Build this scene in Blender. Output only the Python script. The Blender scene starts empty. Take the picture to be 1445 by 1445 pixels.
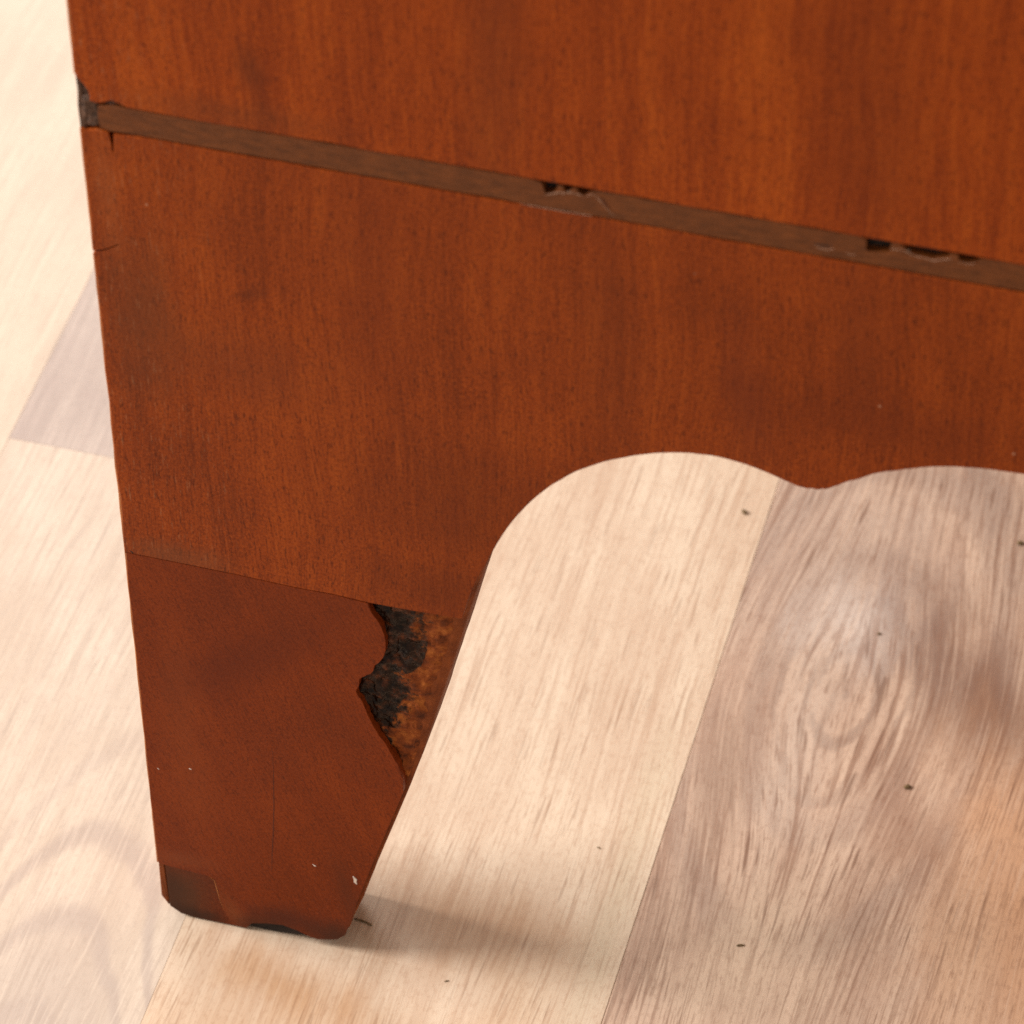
import bpy, bmesh, math, random
from mathutils import Matrix, Vector, noise as mnoise

sc = bpy.context.scene
col = sc.collection
random.seed(11)

# ------------------------------------------------------------------ camera, world, lamps, exposure
PITCH, HEAD, ROLL = math.radians(45.6496), math.radians(15.9979), math.radians(-0.8191)
CAM_POS = Vector((0.24877555, -0.58, 0.76678474))
fwd = Vector((-math.sin(HEAD) * math.cos(PITCH), math.cos(HEAD) * math.cos(PITCH), -math.sin(PITCH)))
rt0 = Vector((math.cos(HEAD), math.sin(HEAD), 0.0))
up0 = rt0.cross(fwd)
rt = rt0 * math.cos(ROLL) + up0 * math.sin(ROLL)
up = up0 * math.cos(ROLL) - rt0 * math.sin(ROLL)
cd = bpy.data.cameras.new('camera')
cd.sensor_width = 36.0
cd.lens = 6223.878 / 1445.0 * 36.0
cd.clip_start, cd.clip_end = 0.02, 50.0
cd.dof.use_dof = True
cd.dof.focus_distance = 0.925
cd.dof.aperture_fstop = 25.0
cam = bpy.data.objects.new('camera', cd)
cam.matrix_world = Matrix(((rt.x, up.x, -fwd.x, CAM_POS.x), (rt.y, up.y, -fwd.y, CAM_POS.y),
                           (rt.z, up.z, -fwd.z, CAM_POS.z), (0, 0, 0, 1)))
col.objects.link(cam)
sc.camera = cam

w = bpy.data.worlds.new('World')
sc.world = w
w.use_nodes = True
w.node_tree.nodes['Background'].inputs[0].default_value = (1.0, 0.93, 0.85, 1)
w.node_tree.nodes['Background'].inputs[1].default_value = 0.60


def area(name, loc, target, size, sy, power, colour):
    l = bpy.data.lights.new(name, 'AREA')
    l.shape = 'RECTANGLE'
    l.size, l.size_y = size, sy
    l.energy = power
    l.color = colour
    o = bpy.data.objects.new(name, l)
    o.location = loc
    o.rotation_euler = (Vector(target) - Vector(loc)).to_track_quat('-Z', 'Y').to_euler()
    col.objects.link(o)


area('window_light', (-1.75, -0.17, 1.18), (0.06, 0.03, 0.0), 0.88, 0.80, 71, (1.0, 0.965, 0.93))
area('far_window_light', (-1.1, 2.3, 1.7), (-0.2, 0.2, 0.0), 1.2, 1.2, 22, (1.0, 0.98, 0.96))

sc.cycles.use_denoising = False
sc.cycles.max_bounces = 4
sc.cycles.diffuse_bounces = 3
sc.cycles.glossy_bounces = 2
sc.view_settings.view_transform = 'Standard'
sc.view_settings.look = 'None'
sc.view_settings.exposure = 0.0
sc.view_settings.gamma = 1.0
sc.view_settings.use_curve_mapping = False


# ------------------------------------------------------------------ node helpers
class NT:
    def __init__(self, name):
        self.m = bpy.data.materials.new(name)
        self.m.use_nodes = True
        self.t = self.m.node_tree
        self.n = self.t.nodes
        self.l = self.t.links
        self.b = self.n['Principled BSDF']
        tc = self.n.new('ShaderNodeTexCoord')
        s = self.n.new('ShaderNodeVectorMath')
        s.operation = 'SCALE'
        s.inputs['Scale'].default_value = 1000.0
        self.l.new(tc.outputs['Object'], s.inputs[0])
        self.P = s.outputs[0]                       # object space, millimetres

    def put(self, sock, v):
        if isinstance(v, bpy.types.NodeSocket):
            self.l.new(v, sock)
        elif isinstance(v, (tuple, list)) and len(v) == 3 and sock.type == 'RGBA':
            sock.default_value = (*v, 1)
        else:
            sock.default_value = v

    def math(self, op, a, b=0.0, c=0.0, clamp=False):
        n = self.n.new('ShaderNodeMath')
        n.operation = op
        n.use_clamp = clamp
        for i, v in enumerate((a, b, c)):
            self.put(n.inputs[i], v)
        return n.outputs[0]

    def vec(self, op, a, b=(0, 0, 0), scale=None):
        n = self.n.new('ShaderNodeVectorMath')
        n.operation = op
        self.put(n.inputs[0], a)
        self.put(n.inputs[1], b)
        if scale is not None:
            self.put(n.inputs['Scale'], scale)
        return n.outputs['Value'] if op in ('LENGTH', 'DOT_PRODUCT') else n.outputs[0]

    def sep(self, v):
        n = self.n.new('ShaderNodeSeparateXYZ')
        self.l.new(v, n.inputs[0])
        return n.outputs

    def map(self, v, loc=(0, 0, 0), rot=(0, 0, 0), scale=(1, 1, 1)):
        n = self.n.new('ShaderNodeMapping')
        self.l.new(v, n.inputs['Vector'])
        self.put(n.inputs['Location'], loc)
        self.put(n.inputs['Rotation'], rot)
        self.put(n.inputs['Scale'], scale)
        return n.outputs[0]

    def noise(self, v, scale=1.0, detail=3.0, rough=0.5, dist=0.0, colour=False):
        n = self.n.new('ShaderNodeTexNoise')
        self.l.new(v, n.inputs['Vector'])
        n.inputs['Scale'].default_value = scale
        n.inputs['Detail'].default_value = detail
        n.inputs['Roughness'].default_value = rough
        n.inputs['Distortion'].default_value = dist
        return n.outputs['Color'] if colour else n.outputs['Fac']

    def ramp(self, f, stops, interp='LINEAR'):
        n = self.n.new('ShaderNodeValToRGB')
        n.color_ramp.interpolation = interp
        e = n.color_ramp.elements
        while len(e) < len(stops):
            e.new(0.5)
        for el, (p, c) in zip(e, stops):
            el.position = p
            el.color = (*c, 1) if isinstance(c, (tuple, list)) else (c, c, c, 1)
        self.l.new(f, n.inputs[0])
        return n.outputs[0]

    def step(self, f, a, b):
        n = self.n.new('ShaderNodeMapRange')
        n.interpolation_type = 'SMOOTHSTEP'
        self.put(n.inputs[0], f)
        n.inputs[1].default_value, n.inputs[2].default_value = a, b
        n.inputs[3].default_value, n.inputs[4].default_value = 0.0, 1.0
        return n.outputs[0]

    def mix(self, f, a, b, mode='MIX'):
        n = self.n.new('ShaderNodeMix')
        n.data_type = 'RGBA'
        n.blend_type = mode
        self.put(n.inputs[0], f)
        self.put(n.inputs[6], a)
        self.put(n.inputs[7], b)
        return n.outputs[2]

    def blob(self, c, r, rot=0.0, wob=0.35, wscale=0.08, soft=(1.15, 0.5), axis='XZ', nv=None):
        """mask of an irregular patch, centre and radii in mm"""
        if axis == 'XZ':
            v = self.vec('SUBTRACT', self.P, (c[0], 0, c[1]))
            v = self.map(v, rot=(0, rot, 0))
            v = self.vec('MULTIPLY', v, (1 / r[0], 0, 1 / r[1]))
        else:
            v = self.vec('SUBTRACT', self.P, (c[0], c[1], 0))
            v = self.map(v, rot=(0, 0, rot))
            v = self.vec('MULTIPLY', v, (1 / r[0], 1 / r[1], 0))
        d = self.vec('LENGTH', v)
        if not hasattr(self, '_nn'):
            self._nn = self.noise(self.map(self.P, scale=(1, 1, 0.45) if axis == 'XZ' else (1, 0.4, 1)), wscale, 3, 0.6)
        nn = self._nn
        d = self.math('ADD', d, self.math('MULTIPLY', self.math('SUBTRACT', nn, 0.5), wob * 2))
        return self.math('SUBTRACT', 1.0, self.step(d, soft[1], soft[0]))

    def finish(self, colour, rough=0.45, spec=0.5, bump=None, strength=0.2, dist=0.0002, coat=0.0):
        self.put(self.b.inputs['Base Color'], colour)
        self.put(self.b.inputs['Roughness'], rough)
        self.b.inputs['Specular IOR Level'].default_value = spec
        self.b.inputs['Coat Weight'].default_value = coat
        self.b.inputs['Coat Roughness'].default_value = 0.25
        if bump is not None:
            n = self.n.new('ShaderNodeBump')
            n.inputs['Strength'].default_value = strength
            n.inputs['Distance'].default_value = dist
            self.l.new(bump, n.inputs['Height'])
            self.l.new(n.outputs[0], self.b.inputs['Normal'])
        return self.m


def veneer(name, seed, dark, mid, light, grain=1.0, rot=0.0, streak=1.0, stains_and_tones=(), flecks=True):
    N = NT(name)
    P = N.vec('ADD', N.P, (seed * 37.0, 0, seed * 91.0))
    if rot:
        P = N.map(P, rot=(0, rot, 0))
    # slow waver of the fibres
    Pw = N.vec('ADD', P, N.vec('MULTIPLY', N.vec('SUBTRACT', N.noise(N.map(P, scale=(0.03, 0.03, 0.015)), 1, 1, 0.5, colour=True), (0.5, 0.5, 0.5)), (9.0, 0, 0)))
    broad = N.noise(N.map(Pw, scale=(0.085, 0.05, 0.0065)), 1.0, 2, 0.55)
    fine = N.noise(N.map(Pw, scale=(0.55, 0.3, 0.022)), 1.0, 3, 0.62)
    hair = N.noise(N.map(Pw, scale=(2.4, 1.0, 0.085)), 1.0, 2, 0.65)
    blot = N.noise(N.map(P, scale=(0.05, 0.05, 0.034)), 1.0, 2, 0.6)
    f = N.math('ADD', N.math('MULTIPLY', broad, 0.26 * streak), N.math('MULTIPLY', fine, 0.30 * streak))
    f = N.math('ADD', f, N.math('MULTIPLY', hair, 0.30 * grain))
    f = N.math('ADD', f, N.math('MULTIPLY', blot, 1.0 - 0.56 * streak - 0.30 * grain))
    c = N.ramp(f, [(0.37, dark), (0.5, mid), (0.62, light)])
    # dark pores: short dashes along the grain, and a fine speckle
    pore = N.noise(N.map(Pw, scale=(2.3, 1.0, 0.33)), 1.0, 1, 0.6)
    pm = N.math('MULTIPLY', N.step(pore, 0.56, 0.70), 0.66 * grain)
    c = N.mix(pm, c, (dark[0] * 0.45, dark[1] * 0.4, dark[2] * 0.4))
    sp = N.noise(N.map(P, scale=(1.7, 1.7, 1.3)), 1.0, 2, 0.85)
    c = N.mix(N.math('MULTIPLY', N.step(sp, 0.49, 0.68), 0.62), c, (dark[0] * 0.6, dark[1] * 0.55, dark[2] * 0.55))
    c = N.mix(N.math('MULTIPLY', N.step(sp, 0.48, 0.32), 0.42), c, (light[0] * 1.15, light[1] * 1.25, light[2] * 1.3))
    for cc, r, ro, colr, amt in stains_and_tones:
        c = N.mix(N.math('MULTIPLY', N.blob(cc, r, ro, wob=0.8, wscale=0.09, soft=(1.55, 0.0)), amt), c, colr)
    if flecks:
        x, y, z = N.sep(N.P)
        fl = N.noise(N.map(N.P, scale=(1.9, 1.0, 0.19)), 1.0, 3, 0.7)
        fl = N.step(fl, 0.575, 0.69)
        near = N.math('SUBTRACT', 1.0, N.step(N.math('ADD', x, N.math('MULTIPLY', blot, 30.0)), 22.0, 48.0))
        c = N.mix(N.math('MULTIPLY', N.math('MULTIPLY', fl, near), 0.42), c, (0.42, 0.19, 0.09))
    # sparse dust specks in the polish
    ds = N.n.new('ShaderNodeTexVoronoi')
    ds.inputs['Scale'].default_value = 0.075
    N.l.new(N.vec('MULTIPLY', N.P, (1, 0, 1)), ds.inputs['Vector'])
    dm = N.step(ds.outputs['Distance'], 0.030, 0.010)
    c = N.mix(N.math('MULTIPLY', dm, 0.55), c, (0.6, 0.36, 0.23))
    rough = N.math('ADD', 0.42, N.math('MULTIPLY', blot, 0.16))
    return N.finish(c, rough, 0.13, hair, 0.14, 0.0001)


M = {}
M['upper'] = veneer('upper_veneer_wood', 1.0, (0.1707, 0.0224, 0.00220), (0.3104, 0.0500, 0.00373), (0.4268, 0.0820, 0.00659), streak=1.0,
                    stains_and_tones=[((34, 252), (3, 7), 0.2, (0.12, 0.024, 0.006), 0.6), ((148, 262), (12, 40), 0.1, (0.16, 0.026, 0.004), 0.35),
                            ((80, 262), (7, 40), 0.0, (0.14, 0.026, 0.006), 0.45), ((30, 240), (22, 4), 0, (0.16, 0.04, 0.010), 0.4)])
M['lower'] = veneer('lower_veneer_wood', 4.0, (0.1501, 0.0233, 0.00259), (0.2646, 0.0434, 0.00389), (0.3664, 0.0694, 0.00626), streak=0.85,
                    stains_and_tones=[((31.5, 195.6), (3.4, 2.0), 0.6, (0.09, 0.018, 0.005), 0.45), ((56, 205), (8, 34), 0.0, (0.16, 0.026, 0.005), 0.35),
                            ((102, 195), (7, 40), 0.05, (0.15, 0.027, 0.005), 0.35), ((9, 185), (7, 24), 0.0, (0.13, 0.035, 0.011), 0.6),
                            ((150, 212), (6, 22), 0.15, (0.15, 0.026, 0.005), 0.35), ((30, 176), (18, 10), 0.0, (0.14, 0.03, 0.009), 0.35),
                            ((72, 148), (26, 20), 0.3, (0.115, 0.0185, 0.003), 0.5), ((66, 122), (16, 10), 0.1, (0.11, 0.018, 0.003), 0.55), ((150, 192), (40, 8), 0.0, (0.13, 0.020, 0.0035), 0.4), ((11, 118), (11, 4), 0.0, (0.17, 0.055, 0.02), 0.5),  # includes darker tones above the arch and towards the leg joint
                            ((128, 190), (5, 22), 0.1, (0.14, 0.025, 0.008), 0.4), ((4, 215), (3, 14), 0.0, (0.30, 0.09, 0.028), 0.35)])
M['foot'] = veneer('foot_veneer_wood', 7.0, (0.1437, 0.0213, 0.00228), (0.1885, 0.0284, 0.00277), (0.2334, 0.0375, 0.00356), grain=0.7, rot=0.35, streak=0.7,
                   flecks=False,
                   stains_and_tones=[((24, 90), (24, 7), 0.7, (0.10, 0.015, 0.004), 0.5), ((17, 5), (3, 6), 0.3, (0.24, 0.07, 0.02), 0.5),
                           ((29, 7), (13, 5), 0.0, (0.075, 0.016, 0.007), 0.85), ((5, 20), (8, 3), 0.1, (0.24, 0.06, 0.018), 0.35),
                           ((41, 4), (8, 5), 0.0, (0.055, 0.016, 0.007), 0.9), ((22, 2), (8, 4), 0.0, (0.06, 0.018, 0.008), 0.8), ((44, 20), (2.5, 14), 0.25, (0.09, 0.018, 0.005), 0.6), ((9, 62), (6, 30), 0.0, (0.25, 0.055, 0.013), 0.3)])


M['worn'] = veneer('rubbed_foot_wood', 7.0, (0.108, 0.0160, 0.0022), (0.150, 0.0240, 0.0030), (0.195, 0.0350, 0.0045), grain=0.5, rot=0.9, streak=0.5,
                   flecks=False,
                   stains_and_tones=[((4.5, 8), (8, 13), 0.15, (0.075, 0.026, 0.010), 0.9), ((2.5, 10), (3, 9), 0.0, (0.04, 0.015, 0.007), 0.5),
                           ((8, 1.5), (9, 3), 0.0, (0.028, 0.012, 0.007), 0.8)])


def simple(name, a, b, scale=(0.6, 0.6, 0.6), rough=0.6, spec=0.4, strength=0.4, dist=0.0003, lo=0.35, hi=0.65, coat=0.0):
    N = NT(name)
    n1 = N.noise(N.map(N.P, scale=scale), 1.0, 5, 0.62)
    n2 = N.noise(N.P, 1.7, 3, 0.6)
    c = N.ramp(N.math('ADD', N.math('MULTIPLY', n1, 0.75), N.math('MULTIPLY', n2, 0.25)), [(lo, a), (hi, b)])
    return N.finish(c, rough, spec, n2, strength, dist, coat)


M['band'] = simple('inlay_band_wood', (0.088, 0.0235, 0.0038), (0.185, 0.0500, 0.0088), scale=(0.22, 0.5, 0.8), rough=0.5, strength=0.35, spec=0.25)
M['void'] = simple('dark_groove', (0.010, 0.006, 0.005), (0.03, 0.018, 0.012), rough=0.9)
M['core'] = simple('bare_core_wood', (0.13, 0.028, 0.006), (0.27, 0.065, 0.013), scale=(0.35, 0.5, 0.25), rough=0.6, strength=0.5, spec=0.15)
M['rim'] = simple('bright_orange_edge_wood', (0.28, 0.085, 0.02), (0.52, 0.18, 0.045), scale=(0.5, 0.5, 0.1), rough=0.5)  # brighter than the core, to carry the light on the corner
M['pale'] = simple('pale_torn_fibre', (0.14, 0.06, 0.03), (0.50, 0.30, 0.20), scale=(1.2, 1.2, 1.2), rough=0.8)
M['grey_fill'] = simple('grey_brown_filler', (0.022, 0.010, 0.006), (0.14, 0.066, 0.036), scale=(0.7, 0.7, 0.7), rough=0.75, strength=0.6)
M['char'] = simple('blackened_worn_wood', (0.022, 0.009, 0.005), (0.10, 0.030, 0.010), scale=(0.16, 0.35, 0.16), rough=0.55, strength=0.4)
M['hair'] = simple('crack_dark', (0.045, 0.008, 0.002), (0.08, 0.013, 0.0025), rough=0.8)
M['white'] = simple('white_paint_fleck', (0.6, 0.5, 0.42), (0.8, 0.72, 0.64), rough=0.7)
M['crumb'] = simple('dark_crumb', (0.10, 0.062, 0.024), (0.24, 0.15, 0.07), scale=(2, 2, 2), rough=0.9)
M['carcass'] = simple('carcass_wood', (0.17, 0.05, 0.016), (0.27, 0.085, 0.028), scale=(0.02, 0.1, 0.1), rough=0.5)
M['pale_bounce'] = simple('pale_bounce_underside', (0.50, 0.36, 0.22), (0.66, 0.50, 0.33), scale=(0.02, 0.2, 0.2), rough=0.7)  # pale so the unseen board throws light down onto the floor
M['subfloor'] = simple('subfloor_board', (0.10, 0.06, 0.035), (0.16, 0.10, 0.06), rough=0.9)

# damage surface: wood where old_glue = 0, tar-like glue where 1
N = NT('torn_core_and_glue')
att = N.n.new('ShaderNodeAttribute')
att.attribute_name = 'old_glue'
g = N.math('ADD', att.outputs['Fac'], N.math('MULTIPLY', N.math('SUBTRACT', N.noise(N.P, 0.55, 5, 0.65), 0.5), 1.5))
g = N.step(g, 0.36, 0.68)
wood = N.ramp(N.noise(N.map(N.P, scale=(0.22, 0.5, 0.3)), 1, 5, 0.6), [(0.34, (0.075, 0.018, 0.006)), (0.5, (0.23, 0.052, 0.010)), (0.68, (0.42, 0.125, 0.023))])
tar = N.ramp(N.noise(N.P, 0.4, 4, 0.6), [(0.38, (0.008, 0.004, 0.0025)), (0.54, (0.026, 0.009, 0.004)), (0.70, (0.12, 0.032, 0.010))])
hb = N.noise(N.P, 0.7, 3, 0.55)
M['torn'] = N.finish(N.mix(g, wood, tar), N.math('SUBTRACT', 0.66, N.math('MULTIPLY', g, 0.44)), 0.14, hb, 0.6, 0.0012)


def plank_mat(name, base, dark, pore, seed=0.0, streak=1.0, pore_amt=0.5, special=None, use_random=False, warp=7.0, plen=0.030, lite=0.3, flow=None, dash=0.2):
    N = NT(name)
    P = N.vec('ADD', N.P, (seed * 61.0, seed * 143.0, 0))
    if use_random:
        oi = N.n.new('ShaderNodeObjectInfo')
        P = N.vec('ADD', P, N.vec('SCALE', (1.0, 3.1, 0.0), scale=N.math('MULTIPLY', oi.outputs['Random'], 900.0)))
    disp = N.vec('MULTIPLY', N.vec('SUBTRACT', N.noise(N.map(P, scale=(0.018, 0.008, 0.02)), 1, 1, 0.5, colour=True), (0.5, 0.5, 0.5)), (warp, 0, 0))
    Pw = N.vec('ADD', P, disp)
    if flow:                                         # the grain parts round a knot
        dv = N.vec('SUBTRACT', N.P, (flow[0], flow[1], 0))
        q = N.vec('LENGTH', N.vec('MULTIPLY', dv, (1 / flow[2], 1 / flow[3], 0)))
        e = N.math('POWER', 2.718, N.math('MULTIPLY', N.math('MULTIPLY', q, q), -1.0))
        Pw = N.vec('SUBTRACT', Pw, N.vec('MULTIPLY', N.vec('SCALE', dv, scale=N.math('MULTIPLY', e, 0.72)), (1, 0, 0)))
    med = N.noise(N.map(Pw, scale=(0.16, 0.010, 0.1)), 1, 4, 0.68)
    cloud = N.noise(N.map(P, scale=(0.045, 0.026, 0.05)), 1, 3, 0.6)
    f = N.math('ADD', N.math('MULTIPLY', med, 0.7 * streak), N.math('MULTIPLY', cloud, 1.0 - 0.7 * streak))
    c = N.mix(N.math('MULTIPLY', N.step(f, 0.64, 0.36), 0.95), base, dark)
    if use_random:
        c = N.mix(N.math('MULTIPLY', N.step(oi.outputs['Random'], 0.35, 0.9), 0.7), c, dark)
    else:
        c = special(N, c, P, Pw) if special else c
        p1 = N.noise(N.map(Pw, scale=(1.0, plen, 0.2)), 1, 2, 0.6)
        p2 = N.noise(N.map(Pw, scale=(2.1, 0.15, 0.2)), 1, 1, 0.6)
        dens = N.step(cloud, 0.36, 0.60)
        pm = N.math('MULTIPLY', N.step(p1, 0.53, 0.62), N.math('ADD', 0.3, N.math('MULTIPLY', dens, 0.7)))
        pm2 = N.math('MULTIPLY', N.step(p2, 0.56, 0.68), 0.7)
        c = N.mix(N.math('MULTIPLY', N.math('MAXIMUM', pm, pm2), pore_amt), c, pore)
        p3 = N.noise(N.map(Pw, scale=(1.25, 0.055, 0.2)), 1, 1, 0.5)
        pm3 = N.math('MULTIPLY', N.step(p3, 0.62, 0.68), N.math('ADD', 0.25, N.math('MULTIPLY', dens, 0.75)))
        c = N.mix(N.math('MULTIPLY', pm3, dash), c, tuple(q * 0.7 for q in pore))
        c = N.mix(N.math('MULTIPLY', N.step(p1, 0.46, 0.34), lite), c, tuple(min(0.88, q * 1.14) for q in base))
        mott = N.noise(N.map(P, scale=(0.9, 0.5, 0.5)), 1, 2, 0.75)
        c = N.mix(N.math('MULTIPLY', N.step(mott, 0.5, 0.66), 0.2), c, pore)
    return N.finish(c, 0.40, 0.40)


def arcs(N, c, P, Pw):
    x, y, z = N.sep(N.P)
    wob = N.math('MULTIPLY', N.math('SUBTRACT', N.noise(N.map(N.P, scale=(0.05, 0.03, 0.05)), 1, 3, 0.5), 0.5), 14.0)
    dx = N.math('ADD', N.math('SUBTRACT', x, -19.0), N.math('MULTIPLY', wob, 0.5))
    s = N.math('ADD', N.math('ADD', y, wob), N.math('DIVIDE', N.math('MULTIPLY', dx, dx), 14.0))
    b = N.math('SINE', N.math('MULTIPLY', N.math('SUBTRACT', s, 13.0), 2 * math.pi / 27.0))
    b = N.step(b, -0.2, 1.1)
    fade = N.math('SUBTRACT', 1.0, N.step(s, 24.0, 60.0))
    fade = N.math('ADD', N.math('MULTIPLY', fade, 0.5), 0.10)
    c = N.mix(N.math('MULTIPLY', N.math('MULTIPLY', b, b), fade), c, (0.45, 0.345, 0.29))
    low = N.math('MULTIPLY', N.step(s, 16.0, -30.0), 0.6)
    return N.mix(low, c, (0.52, 0.41, 0.34))


def knot(N, c, P, Pw):
    wob = N.vec('MULTIPLY', N.vec('SUBTRACT', N.noise(N.map(N.P, scale=(0.06, 0.04, 0.05)), 1, 4, 0.55, colour=True), (0.5, 0.5, 0.5)), (7, 12, 0))
    v = N.vec('ADD', N.P, wob)
    d = N.vec('LENGTH', N.vec('MULTIPLY', N.vec('SUBTRACT', v, (133, 103, 0)), (1 / 11.0, 1 / 24.0, 0)))
    ring = N.math('SINE', N.math('ADD', N.math('MULTIPLY', d, 9.0), N.math('MULTIPLY', N.noise(N.P, 0.12, 2, 0.6), 3.0)))
    rm = N.math('MULTIPLY', N.step(ring, 0.35, 1.0), N.math('SUBTRACT', 1.0, N.step(d, 0.9, 2.2)))
    c = N.mix(N.math('MULTIPLY', rm, 0.50), c, (0.25, 0.16, 0.125))
    slow = N.math('SINE', N.math('MULTIPLY', d, 4.4))
    sm = N.math('MULTIPLY', N.step(slow, 0.0, 1.0), N.math('MULTIPLY', N.step(d, 1.2, 2.0), N.math('SUBTRACT', 1.0, N.step(d, 3.0, 5.0))))
    c = N.mix(N.math('MULTIPLY', sm, 0.38), c, (0.31, 0.215, 0.175))
    # fine growth lines, tighter towards the joint
    x, y, z = N.sep(Pw)
    gl = N.math('SINE', N.math('ADD', N.math('MULTIPLY', x, 3.4), N.math('MULTIPLY', N.noise(N.map(Pw, scale=(0.12, 0.012, 0.1)), 1, 3, 0.6), 22.0)))
    gm = N.math('MULTIPLY', N.step(gl, 0.25, 0.9), N.step(N.noise(N.map(P, scale=(0.05, 0.02, 0.1)), 1, 2, 0.6), 0.40, 0.62))
    c = N.mix(N.math('MULTIPLY', gm, 0.42), c, (0.27, 0.155, 0.105))
    for cc, r, ro, colr, amt in [
            ((118, 150), (40, 50), 0.0, (0.47, 0.355, 0.29), 0.55), ((131, 126), (14, 15), -0.5, (0.72, 0.60, 0.52), 0.85),
            ((126, 88), (8, 40), 0.0, (0.60, 0.47, 0.38), 0.5), ((168, 108), (17, 42), -0.75, (0.19, 0.10, 0.072), 0.9),
            ((188, 50), (26, 60), -0.2, (0.66, 0.36, 0.20), 0.8), ((111, 66), (8, 36), 0.0, (0.33, 0.215, 0.155), 0.6),
            ((130, 20), (16, 30), 0.2, (0.74, 0.55, 0.40), 0.8), ((150, 182), (6, 50), -0.5, (0.28, 0.195, 0.16), 0.6),
            ((176, 30), (9, 30), -0.2, (0.64, 0.41, 0.27), 0.7), ((154, 70), (9, 26), -0.5, (0.33, 0.18, 0.12), 0.6)]:
        c = N.mix(N.math('MULTIPLY', N.blob(cc, r, ro, wob=0.75, wscale=0.09, soft=(1.5, 0.0), axis='XY'), amt), c, colr)
    return c


def foot_shadow_and_tone(N, c, P, Pw):  # warm brown of the foot's shadow painted in, plus the plank's own orange
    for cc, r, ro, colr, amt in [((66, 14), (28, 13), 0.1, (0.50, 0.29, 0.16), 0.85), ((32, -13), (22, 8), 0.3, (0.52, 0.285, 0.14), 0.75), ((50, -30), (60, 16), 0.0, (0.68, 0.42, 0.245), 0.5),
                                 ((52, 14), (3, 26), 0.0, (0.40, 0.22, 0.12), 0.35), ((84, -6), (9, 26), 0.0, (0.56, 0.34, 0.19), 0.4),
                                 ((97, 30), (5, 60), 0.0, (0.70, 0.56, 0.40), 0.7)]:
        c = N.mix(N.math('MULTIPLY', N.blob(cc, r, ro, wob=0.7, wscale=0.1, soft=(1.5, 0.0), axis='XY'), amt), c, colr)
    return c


M['plank_a'] = plank_mat('cathedral_plank', (0.71, 0.57, 0.45), (0.60, 0.46, 0.35), (0.42, 0.31, 0.24), 1.0, 0.6, 0.34, arcs)
M['plank_b'] = plank_mat('cream_plank', (0.775, 0.61, 0.455), (0.645, 0.46, 0.325), (0.40, 0.205, 0.11), 2.0, 0.8, 0.36, foot_shadow_and_tone, lite=0.14, plen=0.028, dash=0.42)
M['plank_c'] = plank_mat('grey_brown_plank', (0.70, 0.50, 0.37), (0.50, 0.325, 0.235), (0.24, 0.11, 0.064), 3.0, 0.9, 0.52, knot, lite=0.25, plen=0.028, dash=0.5, flow=(133.0, 103.0, 30.0, 48.0))
M['plank_d'] = plank_mat('mauve_grey_plank', (0.56, 0.445, 0.375), (0.45, 0.345, 0.295), (0.32, 0.24, 0.20), 4.0, 0.7, 0.3)
M['plank_e'] = plank_mat('pale_plank', (0.70, 0.56, 0.43), (0.62, 0.48, 0.365), (0.44, 0.33, 0.25), 5.0, 0.7, 0.25)
M['plank_x'] = plank_mat('mixed_plank', (0.68, 0.52, 0.38), (0.44, 0.31, 0.22), (0.26, 0.16, 0.10), 6.0, 0.8, 0.45, use_random=True)


# ------------------------------------------------------------------ mesh helpers (panel outlines are x,z in mm; y is depth)
def link(name, me, mat, parent=None):
    o = bpy.data.objects.new(name, me)
    col.objects.link(o)
    if mat is not None and not me.materials:
        me.materials.append(mat)
    if parent is not None:
        o.parent = parent
    return o


def area2(p):
    return sum(p[i][0] * p[(i + 1) % len(p)][1] - p[(i + 1) % len(p)][0] * p[i][1] for i in range(len(p)))


def inset(p, d):
    """p counter-clockwise; d scalar or per-point list, mm inwards"""
    n = len(p)
    out = []
    for i in range(n):
        a, b, c = Vector(p[i - 1]), Vector(p[i]), Vector(p[(i + 1) % n])
        e1, e2 = (b - a), (c - b)
        if e1.length < 1e-9 or e2.length < 1e-9:
            out.append(tuple(b)); continue
        e1.normalize(); e2.normalize()
        n1, n2 = Vector((-e1.y, e1.x)), Vector((-e2.y, e2.x))
        m = n1 + n2
        k = max(0.35, 1 + n1.dot(n2))
        dd = d[i] if isinstance(d, (list, tuple)) else d
        out.append(tuple(b + m * (dd / k)))
    return out


def prism(name, pts, y0, y1, mat, parent, bevel=0.2, steps=2, depth=None, back=True):
    """solid slab with rounded front edge; y0 front, y1 back (mm)"""
    pts = [tuple(q) for q in pts]
    rev = area2(pts) < 0
    if rev:
        pts = pts[::-1]
        if isinstance(bevel, (list, tuple)):
            bevel = list(bevel)[::-1]
    bl = list(bevel) if isinstance(bevel, (list, tuple)) else [bevel] * len(pts)
    rings = []
    for s in range(steps + 1):
        t = s / steps * math.pi / 2
        rings.append((inset(pts, [b * (1 - math.sin(t)) for b in bl]), [y0 + (b if depth is None else min(depth, b)) * (1 - math.cos(t)) for b in bl]))
    rings.append((pts, [y1] * len(pts)))
    n = len(pts)
    verts = [(x / 1000, y / 1000, z / 1000) for ring, ys in rings for (x, z), y in zip(ring, ys)]
    faces = [list(range(n))]
    for r in range(len(rings) - 1):
        for i in range(n):
            j = (i + 1) % n
            faces.append([r * n + j, r * n + i, (r + 1) * n + i, (r + 1) * n + j])
    if back:
        faces.append([(len(rings) - 1) * n + i for i in reversed(range(n))])
    me = bpy.data.meshes.new(name)
    me.from_pydata(verts, [], faces)
    me.update()
    return link(name, me, mat, parent)


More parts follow.
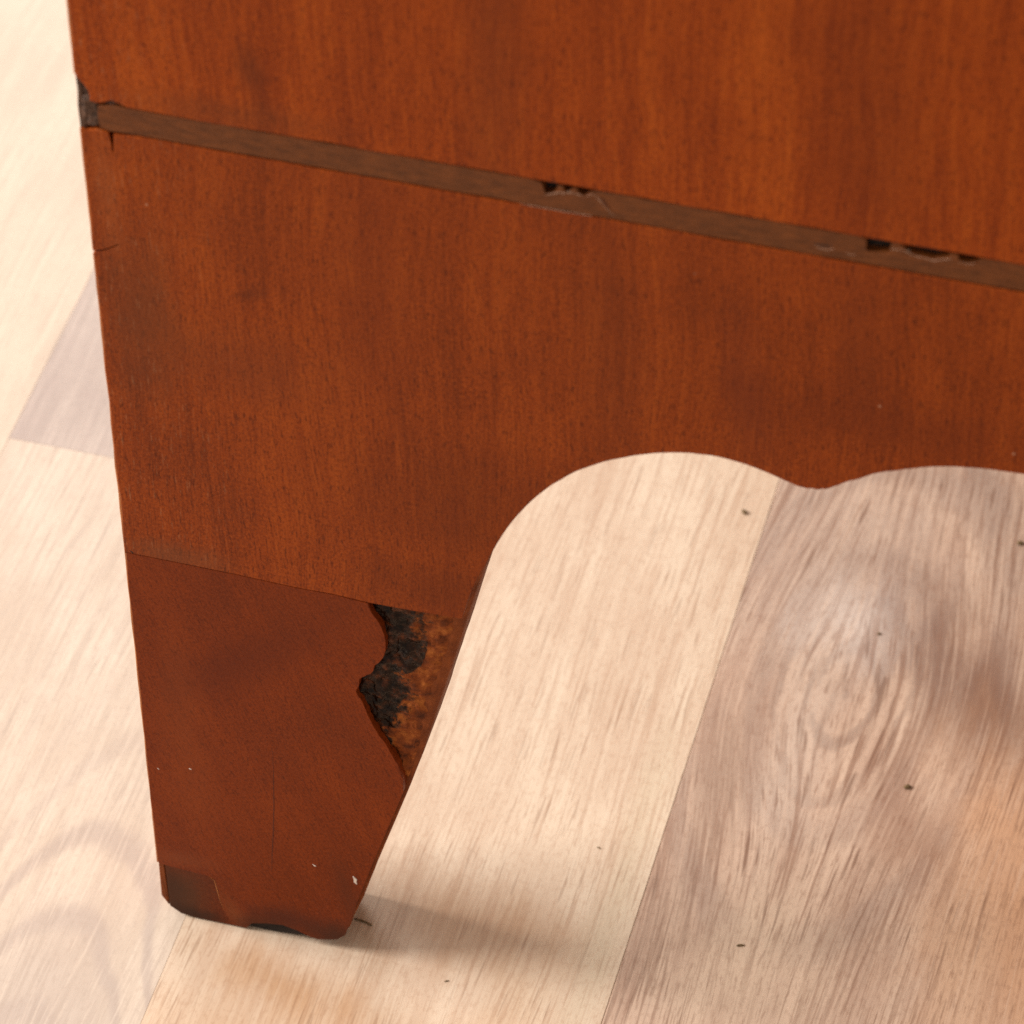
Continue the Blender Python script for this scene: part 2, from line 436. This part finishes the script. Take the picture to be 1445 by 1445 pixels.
def smooth(pts, per=4):
    """open Catmull-Rom through pts"""
    out = []
    for i in range(len(pts) - 1):
        p0, p1, p2, p3 = pts[max(0, i - 1)], pts[i], pts[i + 1], pts[min(len(pts) - 1, i + 2)]
        for s in range(per):
            t = s / per
            out.append(tuple(0.5 * (2 * p1[k] + (p2[k] - p0[k]) * t + (2 * p0[k] - 5 * p1[k] + 4 * p2[k] - p3[k]) * t * t
                                    + (3 * p1[k] - p0[k] - 3 * p2[k] + p3[k]) * t ** 3) for k in range(2)))
    out.append(tuple(pts[-1]))
    return out


def jit(pts, a, f=0.35):
    return [(x + a * mnoise.noise(Vector((x * f, z * f, 3.1))), z + a * mnoise.noise(Vector((x * f, z * f, 9.7)))) for x, z in pts]


def box(name, lo, hi, mat, parent, bev=0.0):
    bm = bmesh.new()
    bmesh.ops.create_cube(bm, size=1)
    for v in bm.verts:
        v.co = [(lo[k] + hi[k]) / 2 + v.co[k] * (hi[k] - lo[k]) for k in range(3)]
    if bev:
        bmesh.ops.bevel(bm, geom=bm.edges[:], offset=bev, segments=1, affect='EDGES')
    me = bpy.data.meshes.new(name)
    bm.to_mesh(me)
    bm.free()
    return link(name, me, mat, parent)


# ------------------------------------------------------------------ floor (planks run away from the panel, along y)
floor = box('floor', (-1.3, -1.3, -0.030), (1.5, 1.5, -0.0085), M['subfloor'], None)
floor['kind'] = 'structure'
EDGES = [-0.0850, 0.0053, 0.1025]
while EDGES[0] > -1.2:
    EDGES.insert(0, EDGES[0] - 0.0955)
while EDGES[-1] < 1.35:
    EDGES.append(EDGES[-1] + 0.0968)


def plank(x0, x1, y0, y1, mat):
    gp = 0.00002
    lo, hi = (x0 + gp, y0 + gp, -0.0084), (x1 - gp, y1 - gp, 0.0)
    b = 0.00024 if abs(x0 - 0.1025) < 1e-4 else 0.00006
    v = []
    for z, k in ((lo[2], 0), (-b, 0), (0.0, b)):
        v += [(lo[0] + k, lo[1] + k, z), (hi[0] - k, lo[1] + k, z), (hi[0] - k, hi[1] - k, z), (lo[0] + k, hi[1] - k, z)]
    f = [(3, 2, 1, 0), (8, 9, 10, 11)]
    for r in (0, 4):
        for i in range(4):
            j = (i + 1) % 4
            f.append((r + i, r + j, r + 4 + j, r + 4 + i))
    me = bpy.data.meshes.new('plank')
    me.from_pydata(v, [], f)
    link('plank', me, mat, floor)


for i in range(len(EDGES) - 1):
    x0, x1 = EDGES[i], EDGES[i + 1]
    if abs(x0 - 0.0053) < 1e-4:
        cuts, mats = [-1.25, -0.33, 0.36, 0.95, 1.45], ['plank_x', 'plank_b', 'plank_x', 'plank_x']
    elif abs(x0 - 0.1025) < 1e-4:
        cuts, mats = [-1.25, -0.21, 0.41, 1.0, 1.45], ['plank_x', 'plank_c', 'plank_x', 'plank_x']
    elif abs(x0 + 0.085) < 1e-4:
        cuts, mats = [-1.25, -0.42, 0.1334, 0.62, 1.45], ['plank_x', 'plank_a', 'plank_d', 'plank_x']
    elif abs(x1 + 0.085) < 1e-4:
        cuts, mats = [-1.25, -0.28, 0.40, 1.45], ['plank_x', 'plank_e', 'plank_x']
    else:
        o = random.uniform(-0.3, 0.3)
        cuts, mats = [-1.25, -0.5 + o, 0.15 + o, 0.8 + o, 1.45], ['plank_x'] * 4
    for k in range(len(cuts) - 1):
        plank(x0, x1, cuts[k], cuts[k + 1], M[mats[k]])

# ------------------------------------------------------------------ chest
chest = bpy.data.objects.new('wooden_chest', None)
col.objects.link(chest)
chest['label'] = 'old reddish brown veneered chest with scalloped apron and chipped bracket foot, standing on the planks'
chest['category'] = 'chest'
XC = 188.0
TOP = 640.0

ARCH = [(46.61, 16.72), (50.13, 29.91), (54.9, 45.4), (60.0, 63.17), (62.8, 73.7), (65.1, 83.68), (67.1, 92.11), (69.2, 100.83),
        (71.2, 109.44), (73.2, 118.0), (75.0, 125.4), (77.2, 133.2), (79.87, 141.6), (85.02, 151.73), (90.92, 159.55), (96.73, 165.4),
        (105.0, 170.4), (113.46, 174.0), (121.96, 175.3), (128.4, 174.6), (134.95, 172.6), (138.4, 171.2), (141.47, 170.8), (144.6, 171.8),
        (146.98, 173.7), (151.59, 177.2), (154.63, 179.0), (158.49, 180.62), (164.67, 183.1), (170.12, 184.4), (177.16, 185.2), (XC, 185.5)]
AS = smooth(ARCH, 4)
for _ in range(10):                                  # fair the curve
    AS = [AS[0]] + [((AS[i - 1][0] + 2 * AS[i][0] + AS[i + 1][0]) / 4, (AS[i - 1][1] + 2 * AS[i][1] + AS[i + 1][1]) / 4) for i in range(1, len(AS) - 1)] + [AS[-1]]
AS = jit(AS, 0.12, 0.5)
AS = [(x, z + (0.35 * mnoise.noise(Vector((x * 1.7, 0, 0))) if 136 < x < 160 else 0)) for x, z in AS]
LEFT = jit([(0.0, z) for z in range(18, 116, 4)] + [(0.0, 116.0)], 0.35, 0.09)
LOW = jit([(0.0, float(z)) for z in range(116, 229, 4)] + [(0.0, 230.2)], 0.40, 0.08)
BOT = [(-0.1, 8.0), (-0.2, 5.4), (1.4, 2.4), (3.84, 0.5), (8, 0.25), (14, 0.2), (17.8, 0.15)]
BOTR = [(31.0, 0.6), (36.0, 2.0), (41.0, 4.8), (43.4, 8.4)]


def mirror(p):
    return [(2 * XC - x, z) for x, z in p][::-1]


# the board behind the veneers, cut to the whole outline
half = [(0.15, TOP), (0.15, 300), (0.15, 230), (0.2, 116), (0.2, 30), (0.1, 8), (1.6, 2.6), (4.2, 0.7), (17.8, 0.4), (26, 0.5), (31.4, 0.6), (36.2, 1.2),
        (41.0, 2.9), (43.0, 5.2), (44.2, 9.6)]
coreL = half + AS
full = coreL + mirror(coreL)[1:]
bev = []
for x, z in full:
    xx = x if x <= XC else 2 * XC - x
    if 40 < xx < 79 and 60 < z < 138:
        k = min(1.0, (z - 60) / 14.0, (138 - z) / 12.0)
        bev.append(0.4 + 1.3 * max(0.0, k))
    else:
        bev.append(0.4)
core = prism('panel_core', full, 2.5, 17.0, M['core'], chest, bevel=bev, steps=3, depth=2.0)

# upper veneer, its lower edge torn next to the corner
up_edge = [(2.3, 237.3), (2.45, 238.6), (2.1, 240.0), (1.3, 241.3), (0.5, 242.2), (0.0, 242.8)]
upL = jit([(0.0, float(z)) for z in range(247, 330, 5)], 0.4, 0.08)
up_bot = [(3.8, 237.0), (5.2, 237.5), (6.6, 238.3), (8.0, 237.9), (9.6, 237.2)] + \
         jit([(float(x), 237.1) for x in range(12, 376, 4)], 0.28, 0.2) + [(376.0, 237.1)]
prism('upper_veneer', [(0, TOP)] + upL[::-1] + up_edge[::-1] + up_bot + [(376.0, TOP)], 0.0, 2.6, M['upper'], chest, bevel=0.28)

# the inlaid band lies on a near-black backing, old glue and gap shade in one colour; its upper edge is nibbled away in places
groove = prism('band_groove', [(0.6, 228.9), (375.4, 228.9), (375.4, 242.0), (0.6, 242.0)], 2.0, 2.62, M['void'], chest, bevel=0.05, steps=1)
NOTCH = [[(88.9, 236.5), (89.3, 235.2), (89.6, 234.0), (91.0, 234.5), (91.7, 235.2), (91.9, 236.45)],
         [(92.9, 236.6), (93.2, 235.5), (94.1, 235.3), (94.6, 236.5)],
         [(95.5, 236.6), (95.9, 235.6), (96.9, 235.2), (97.9, 236.0), (98.6, 236.5)],
         [(149.0, 236.6), (149.2, 233.8), (151.5, 234.0), (153.4, 234.4), (153.5, 236.5)],
         [(155.6, 236.6), (156.6, 235.3), (159.0, 234.9), (161.4, 234.7), (163.9, 235.7), (164.4, 236.6)],
         [(165.6, 236.7), (166.0, 235.4), (167.6, 235.2), (169.4, 235.8), (169.6, 236.7)]]
btop = []
x = 9.0
top_z = lambda q: 236.95 + 0.12 * mnoise.noise(Vector((q * 0.15, 5, 1)))
ni = 0
while x < 374:
    if ni < len(NOTCH) and x >= NOTCH[ni][0][0] - 0.5:
        btop += NOTCH[ni]
        x = NOTCH[ni][-1][0] + 1.2
        ni += 1
        continue
    btop.append((x, top_z(x)))
    nx = x + 3.0
    if ni < len(NOTCH) and nx > NOTCH[ni][0][0] - 0.4:
        nx = NOTCH[ni][0][0]
    x = max(nx, x + 0.1)
bbot = [(float(q), 230.75 + 0.16 * mnoise.noise(Vector((q * 0.12, 1, 7)))) for q in range(8, 376, 3)]
band = prism('inlay_band', [(3.9, 231.0), (5.8, 230.6)] + bbot + [(375.5, 230.7), (375.5, 236.95)] + btop[::-1] + [(7.2, 237.3), (5.0, 236.7), (3.7, 236.2), (3.6, 233.4)],
             0.12, 2.2, M['band'], chest, bevel=0.10)


def sliver(pts, wid, y, name, mat, parent, taper=True):
    """thin raised fibre following pts (mm)"""
    n = len(pts)
    a, b = [], []
    for i, (x, z) in enumerate(pts):
        p, q = pts[max(0, i - 1)], pts[min(n - 1, i + 1)]
        t = Vector((q[0] - p[0], q[1] - p[1])).normalized()
        k = wid / 2 * ((0.25 + 0.75 * math.sin(math.pi * i / (n - 1))) if taper else 1) * (0.75 + 0.5 * random.random())
        a.append((x - t.y * k, z + t.x * k))
        b.append((x + t.y * k, z - t.x * k))
    return prism(name, a + b[::-1], y, 0.9, mat, parent, bevel=min(0.05, wid * 0.06), steps=1)


for pts, wd in [([(89.6, 233.9), (91.0, 234.35), (92.2, 235.0), (93.0, 235.0)], 0.45), ([(92.6, 234.6), (93.6, 235.2), (95.0, 235.35), (95.9, 235.3), (96.9, 235.0)], 0.5),
                ([(97.4, 235.2), (98.6, 235.9), (99.6, 235.0), (100.6, 233.7), (101.6, 232.5), (102.8, 231.6)], 0.36),
                ([(84.8, 230.6), (88.5, 230.55), (92, 230.55), (96, 230.6), (98.4, 230.6)], 0.16),
                ([(139.9, 232.9), (141.0, 232.5), (142.2, 232.6), (143.3, 233.0)], 0.55), ([(145.5, 232.5), (146.3, 232.45), (147.2, 232.5)], 0.3),
                ([(153.6, 235.3), (154.8, 235.5), (155.8, 235.6), (157.5, 235.0)], 0.4), ([(157.0, 234.95), (159.4, 234.6), (161.6, 234.5), (163.6, 235.2), (164.6, 235.6)], 0.5),
                ([(165.9, 235.1), (167.4, 235.0), (169.0, 235.4)], 0.25)]:
    sliver(jit(smooth(pts, 4), 0.16, 1.3), wd * 0.45, 0.06, 'torn_fibre', M['pale'], band)
sliver([(139.4, 233.5), (140.6, 233.3), (141.8, 233.4), (143.0, 233.5)], 0.6, 0.08, 'torn_gap', M['void'], band)
sliver([(100.0, 235.6), (100.9, 234.2), (101.8, 233.1)], 0.3, 0.05, 'torn_gap', M['hair'], band)


def lumps(name, f0, f1, nu, nv, yfun, mat, parent, attr=None):
    """height-field patch between the curves f0(v) and f1(v); yfun(x,z,u,v) in mm"""
    verts, vals, faces = [], [], []
    for j in range(nv + 1):
        v = j / nv
        a, b = f0(v), f1(v)
        for i in range(nu + 1):
            u = i / nu
            x, z = a[0] + (b[0] - a[0]) * u, a[1] + (b[1] - a[1]) * u
            verts.append((x / 1000, yfun(x, z, u, v) / 1000, z / 1000))
            vals.append(attr(x, z, u, v) if attr else 0)
    for j in range(nv):
        for i in range(nu):
            k = j * (nu + 1) + i
            faces.append((k, k + 1, k + nu + 2, k + nu + 1))
    me = bpy.data.meshes.new(name)
    me.from_pydata(verts, [], faces)
    if attr:
        at = me.attributes.new('old_glue', 'FLOAT', 'POINT')
        at.data.foreach_set('value', vals)
    for p in me.polygons:
        p.use_smooth = True
    return link(name, me, mat, parent)


def fbm(x, z, f, o=4, s=0.0):
    return mnoise.fractal(Vector((x * f, z * f, s)), 1.0, 2.0, o)


lerp = lambda a, b, t: a + (b - a) * t
# grey filler wedged in at the corner end of the band
lumps('corner_filler', lambda v: (lerp(0.05, 0.9, v ** 3), lerp(229.9, 238.6, v)), lambda v: (lerp(4.3, 2.3, max(0, v - 0.62) / 0.38), lerp(230.9, 238.8, v)), 26, 44,
      lambda x, z, u, v: 0.25 + 0.55 * fbm(x, z, 0.55, 5, 2.0) + 1.2 * (2 * u - 1) ** 6 + 1.2 * (2 * v - 1) ** 8, M['grey_fill'], chest)
lumps('corner_gouge', lambda v: (lerp(0.7, 0.3, v), lerp(238.3, 242.6, v)), lambda v: (lerp(2.5, 0.7, v), lerp(238.4, 242.7, v)), 10, 18,
      lambda x, z, u, v: 0.75 + 0.4 * fbm(x, z, 0.7, 4, 5.0), M['char'], chest)
lumps('band_blister', lambda v: (lerp(4.6, 8.6, v), 236.9 - 0.2 * v), lambda v: (lerp(5.2, 8.8, v), 238.2), 8, 20,
      lambda x, z, u, v: 0.45 + 0.5 * fbm(x, z, 0.8, 4, 8.0) + 0.9 * (2 * v - 1) ** 4, M['char'], chest)

# lower veneer: apron with the arch, a split from the band and a torn corner flap
low_top = [(0.0, 230.1), (1.2, 229.9), (3.6, 230.5), (5.35, 230.3), (5.75, 227.5), (5.9, 225.0), (6.0, 225.0), (6.25, 227.5), (6.45, 230.2), (8.0, 230.2)] + \
          jit([(float(q), 230.45) for q in range(11, 376, 4)], 0.16, 0.2) + [(376.0, 230.4)]
iL = [q for q in AS if q[1] > 115.6]
def pull(q):      # the front arris is rubbed away on the inside of the leg
    k = max(0.0, min(1.0, (138 - q[1]) / 14.0))
    return (q[0] - 1.0 * k, q[1] + 0.15)
inL = [pull(q) for q in iL]
seam = [(0.2, 116.2), (12, 116.15), (25, 116.0), (36, 115.6), (45, 115.75), (51.8, 115.3), (62, 115.45), (inL[0][0] - 0.2, 115.6)]
lowL = [q for q in LOW if q[1] < 198] + [(0.0, 198.9), (2.6, 200.1), (5.2, 201.95), (5.35, 202.6), (5.1, 202.2), (2.4, 200.4), (-0.25, 199.3)] + [q for q in LOW if 201 < q[1] < 229]
poly = lowL + low_top + [(376.0, 116.2)] + [(2 * XC - a, b) for a, b in seam[1:]] + mirror(inL) + inL[::-1][1:] + seam[::-1][:-1]
# walk: left edge up, top edge right, right edge down, right seam inwards, arch back to the left, left seam outwards
poly = lowL + low_top + [(375.8, 116.2)] + [(2 * XC - a, b) for a, b in seam[1:]] + [(2 * XC - a, b) for a, b in inL] + inL[::-1][1:] + seam[::-1][1:]
prism('apron_veneer', poly, 0.0, 2.6, M['lower'], chest, bevel=[0.03 if (0 <= x < 7.5 and (198.7 < z < 203 or 224 < z < 230.6)) else (0.08 if 114 < z < 117 else 0.2) for x, z in poly])

# foot veneer with the bite torn out of its inner edge and the two worn spots at its bottom
BITE = [(51.76, 115.0), (52.65, 112.14), (54.38, 108.87), (55.18, 104.85), (54.96, 101.0), (54.03, 98.36), (52.63, 96.53), (52.04, 94.2), (50.64, 92.84),
        (49.24, 91.48), (48.99, 89.24), (48.4, 87.13), (49.5, 84.52), (50.72, 80.47), (52.28, 76.0), (54.22, 72.6), (55.66, 69.03), (56.9, 65.95), (57.7, 62.2)]
BITE_S = jit(smooth(BITE, 3), 0.25, 0.9)
fin = [(x - 0.9, z) for x, z in AS if z < 60.5]
fbot = [(13.2, 15.2), (13.5, 12.0), (13.9, 9.0), (14.6, 5.5), (15.8, 2.0), (17.0, 0.5), (19.6, 0.5), (21.0, 2.6), (24.5, 3.6), (28.0, 4.3), (31.5, 3.4), (34.5, 2.2),
        (36.5, 1.9), (40.8, 3.2), (42.8, 5.4), (43.9, 9.6)]
foot_poly = [(0.2, 116.05)] + [q for q in LEFT[::-1] if q[1] < 115.5] + [(0.2, 17.0), (3.0, 16.7), (7.0, 16.4), (11.8, 16.1)] + jit(fbot, 0.2, 0.8) + fin + BITE_S[::-1] + \
            [(45, 115.55), (36, 115.4), (25, 115.8), (12, 115.95)]
prism('foot_veneer', foot_poly, 0.03, 2.6, M['foot'], chest, bevel=0.10)
mfoot = [(376.0, 116.0), (376.0, 6), (372, 0.6), (345, 0.6), (334, 6)] + [(2 * XC - a, b) for a, b in fin] + [(2 * XC - a + 0.9, b) for a, b in AS if 61 < b < 115] + [(350, 115.7)]
prism('foot_veneer', mfoot, 0.03, 2.6, M['foot'], chest, bevel=0.18)


def curve_at(pts):
    zs = sorted(pts, key=lambda q: q[1])
    def f(z):
        for i in range(len(zs) - 1):
            if zs[i][1] <= z <= zs[i + 1][1]:
                d = zs[i + 1][1] - zs[i][1]
                t = 0 if d < 1e-9 else (z - zs[i][1]) / d
                return lerp(zs[i][0], zs[i + 1][0], t)
        return zs[0][0] if z < zs[0][1] else zs[-1][0]
    return f


bx, sx = curve_at(BITE), curve_at(AS)


def torn_y(x, z, u, v):
    base = 2.0 + 0.6 * fbm(x, z, 0.26, 4, 1.0) + 0.12 * fbm(x, z, 1.3, 3, 4.0)
    gl = glue(x, z, u, v)
    base -= 0.7 * gl * (0.3 + 1.2 * fbm(x, z, 0.40, 3, 6.0))
    base = min(base, 2.45)
    base = max(0.15, base)
    edge = max(0.0, (u - 0.80) / 0.20)
    return base * (1 - edge) + 3.1 * edge if edge > 0 else base


def glue(x, z, u, v):
    q = 1.12 - u * 1.45
    q += 0.55 * math.exp(-((z - 99) / 7.0) ** 2) * (1 if u < 0.62 else 0.2) + 0.35 * math.exp(-((z - 86) / 7.0) ** 2) * (u < 0.85)
    q -= 0.35 * math.exp(-((z - 93.5) / 2.5) ** 2) * (u > 0.25)
    if z > 110:
        q += 0.2
    if z < 76:
        q = 0.95 - u * 2.4
    return max(0.0, min(1.0, q))


lumps('torn_core', lambda v: (bx(lerp(61.5, 115.3, v)) - 0.6, lerp(61.5, 115.3, v)), lambda v: (sx(lerp(61.5, 115.3, v)) - 0.75, lerp(61.5, 115.3, v)), 60, 170, torn_y, M['torn'], chest, glue)

# worn spots at the foot's lower edge
prism('worn_corner', jit([(1.5, 17.6), (5.0, 17.5), (9.0, 17.4), (13.6, 16.8), (14.4, 13.0), (14.8, 9.0), (15.6, 5.2), (16.8, 1.9), (17.2, 0.6), (8, 0.4), (4.3, 0.8), (1.9, 2.7)], 0.3, 0.6),
      0.10, 2.7, M['worn'], chest, bevel=0.1)
prism('worn_corner_edge', [(0.0, 16.9), (1.35, 16.8), (1.6, 3.0), (1.5, 2.7), (-0.1, 5.6)], 0.25, 2.7, M['core'], chest, bevel=0.25)
prism('worn_notch', [(18.5, 0.35), (21.0, 3.2), (24.5, 4.2), (28.0, 4.9), (31.5, 4.0), (35.0, 2.6), (35.6, 1.7), (31.0, 0.9), (26.0, 0.35)], 0.9, 2.8, M['void'], chest, bevel=0.2)
sliver([(11.8, 16.0), (13.0, 15.0), (13.4, 12.0), (13.8, 9.0), (14.6, 5.4)], 0.16, 0.015, 'lifted_finish_edge', M['rim'], chest)
sliver([(28.9, 63.0), (28.7, 55), (28.3, 45), (27.6, 35), (27.0, 28), (26.6, 22.4)], 0.17, 0.010, 'hairline_crack', M['hair'], chest)
sliver([(45.4, 26.6), (45.9, 25.7), (45.8, 24.8), (46.2, 24.2)], 0.7, -0.12, 'paint_fleck', M['white'], chest)
sliver([(36.2, 27.9), (36.7, 27.5), (37.0, 27.3)], 0.28, -0.04, 'paint_fleck', M['white'], chest)
sliver([(9.5, 51.7), (9.8, 51.5), (10.1, 51.5)], 0.32, -0.04, 'paint_fleck', M['white'], chest)
sliver([(2.2, 49.6), (2.4, 49.4), (2.6, 49.3)], 0.28, -0.04, 'paint_fleck', M['white'], chest)
sliver([(1.0, 117.0), (1.5, 116.6), (1.7, 116.2)], 0.5, -0.03, 'pin_hole', M['void'], chest)

# orange arris along the corner, in lengths; light on the edge is painted into its colour
for za, zb in ((16.9, 116.0), (116.2, 198.2), (199.6, 229.8), (243.0, TOP)):
    n = max(4, int((min(zb, 330) - za) / 3))
    zz = [za + (min(zb, 330) - za) * i / n for i in range(n + 1)]
    pl = [(-0.42 + 0.22 * mnoise.noise(Vector((z * 0.11, 2, 2))) + 0.1 * mnoise.noise(Vector((z * 0.5, 2, 2))), z) for z in zz]
    prism('corner_arris', pl + [(0.34, zz[-1]), (0.34, zz[0])], 0.30, 16.5, M['rim'], chest, bevel=0.22, steps=2)

prism('corner_arris', [(-0.35, 229.9), (0.8, 229.9), (0.8, 242.9), (-0.3, 242.9), (-0.15, 239.0), (-0.45, 235.0)], 0.55, 16.5, M['grey_fill'], chest, bevel=0.25)

# the rest of the carcass above and behind, which shades the floor under it
box('far_side_board', (0.0, 0.44, 0.0), (0.376, 0.458, 0.64), M['carcass'], chest, 0.0008)
box('bottom_board', (0.022, 0.0175, 0.292), (0.3655, 0.4395, 0.304), M['pale_bounce'], chest, 0.0006)  # unseen; raised and pale to bounce light under the chest
box('drawer_front', (0.003, 0.019, 0.295), (0.021, 0.438, 0.44), M['carcass'], chest, 0.0015)
box('drawer_front', (0.003, 0.019, 0.444), (0.021, 0.438, 0.632), M['carcass'], chest, 0.0015)
box('back_board', (0.366, 0.0175, 0.292), (0.374, 0.4395, 0.638), M['carcass'], chest, 0.0005)
box('top_board', (-0.012, -0.010, 0.6405), (0.386, 0.468, 0.660), M['carcass'], chest, 0.002)


# ------------------------------------------------------------------ crumbs and splinters on the floor
def crumb(name, label, x, y, r, long=1.0, rot=0.0, group='specks of dirt on the floor'):
    bm = bmesh.new()
    bmesh.ops.create_icosphere(bm, subdivisions=2, radius=1)
    for v in bm.verts:
        k = 1 + 0.45 * mnoise.noise(v.co * 1.6 + Vector((x, y, 0)))
        c = v.co * k
        px, py = c.x * r * long, c.y * r
        py += 0.12 * r * long * math.cos(c.x * 1.6)
        v.co = ((px * math.cos(rot) - py * math.sin(rot)) / 1000, (px * math.sin(rot) + py * math.cos(rot)) / 1000, (c.z * r * 0.7 + r * 0.62) / 1000)
    me = bpy.data.meshes.new(name)
    bm.to_mesh(me)
    bm.free()
    for p in me.polygons:
        p.use_smooth = True
    o = link(name, me, M['crumb'])
    o.location = (x / 1000, y / 1000, 0.0)
    o['label'] = label
    o['category'] = 'splinter' if 'splinter' in name else 'crumb'
    o['group'] = group


crumb('dirt_crumb', 'dark crumb on the cream plank just below the first curve of the arch', 96.8, 154.7, 0.6, 1.4, -0.7)
crumb('dirt_crumb', 'dark crumb on the grey brown plank at the far right edge', 163.5, 161.5, 0.65, 1.3, 0.2)
crumb('dirt_crumb', 'round brown crumb on the reddish part of the grey brown plank', 153.1, 78.6, 0.6, 1.3, 0.3)
crumb('wood_splinter', 'short brown splinter on the pale patch of the grey brown plank near the bottom', 126.9, 23.9, 0.26, 4.0, 0.35)
crumb('wood_splinter', 'tiny faint splinter in the middle of the cream plank', 89.4, 43.1, 0.17, 3.2, -0.3)
crumb('wood_splinter', 'black splinter sticking out beside the bottom of the foot', 44.2, 8.6, 0.30, 8.0, -0.18)
crumb('wood_splinter', 'curled brown splinter on the cream plank below the foot near the bottom edge', 66.7, -2.5, 0.16, 3.4, 0.5)
crumb('dirt_crumb', 'small dark crumb beside the whitish knot of the grey brown plank', 136.8, 123.8, 0.34, 1.2, 0.4)
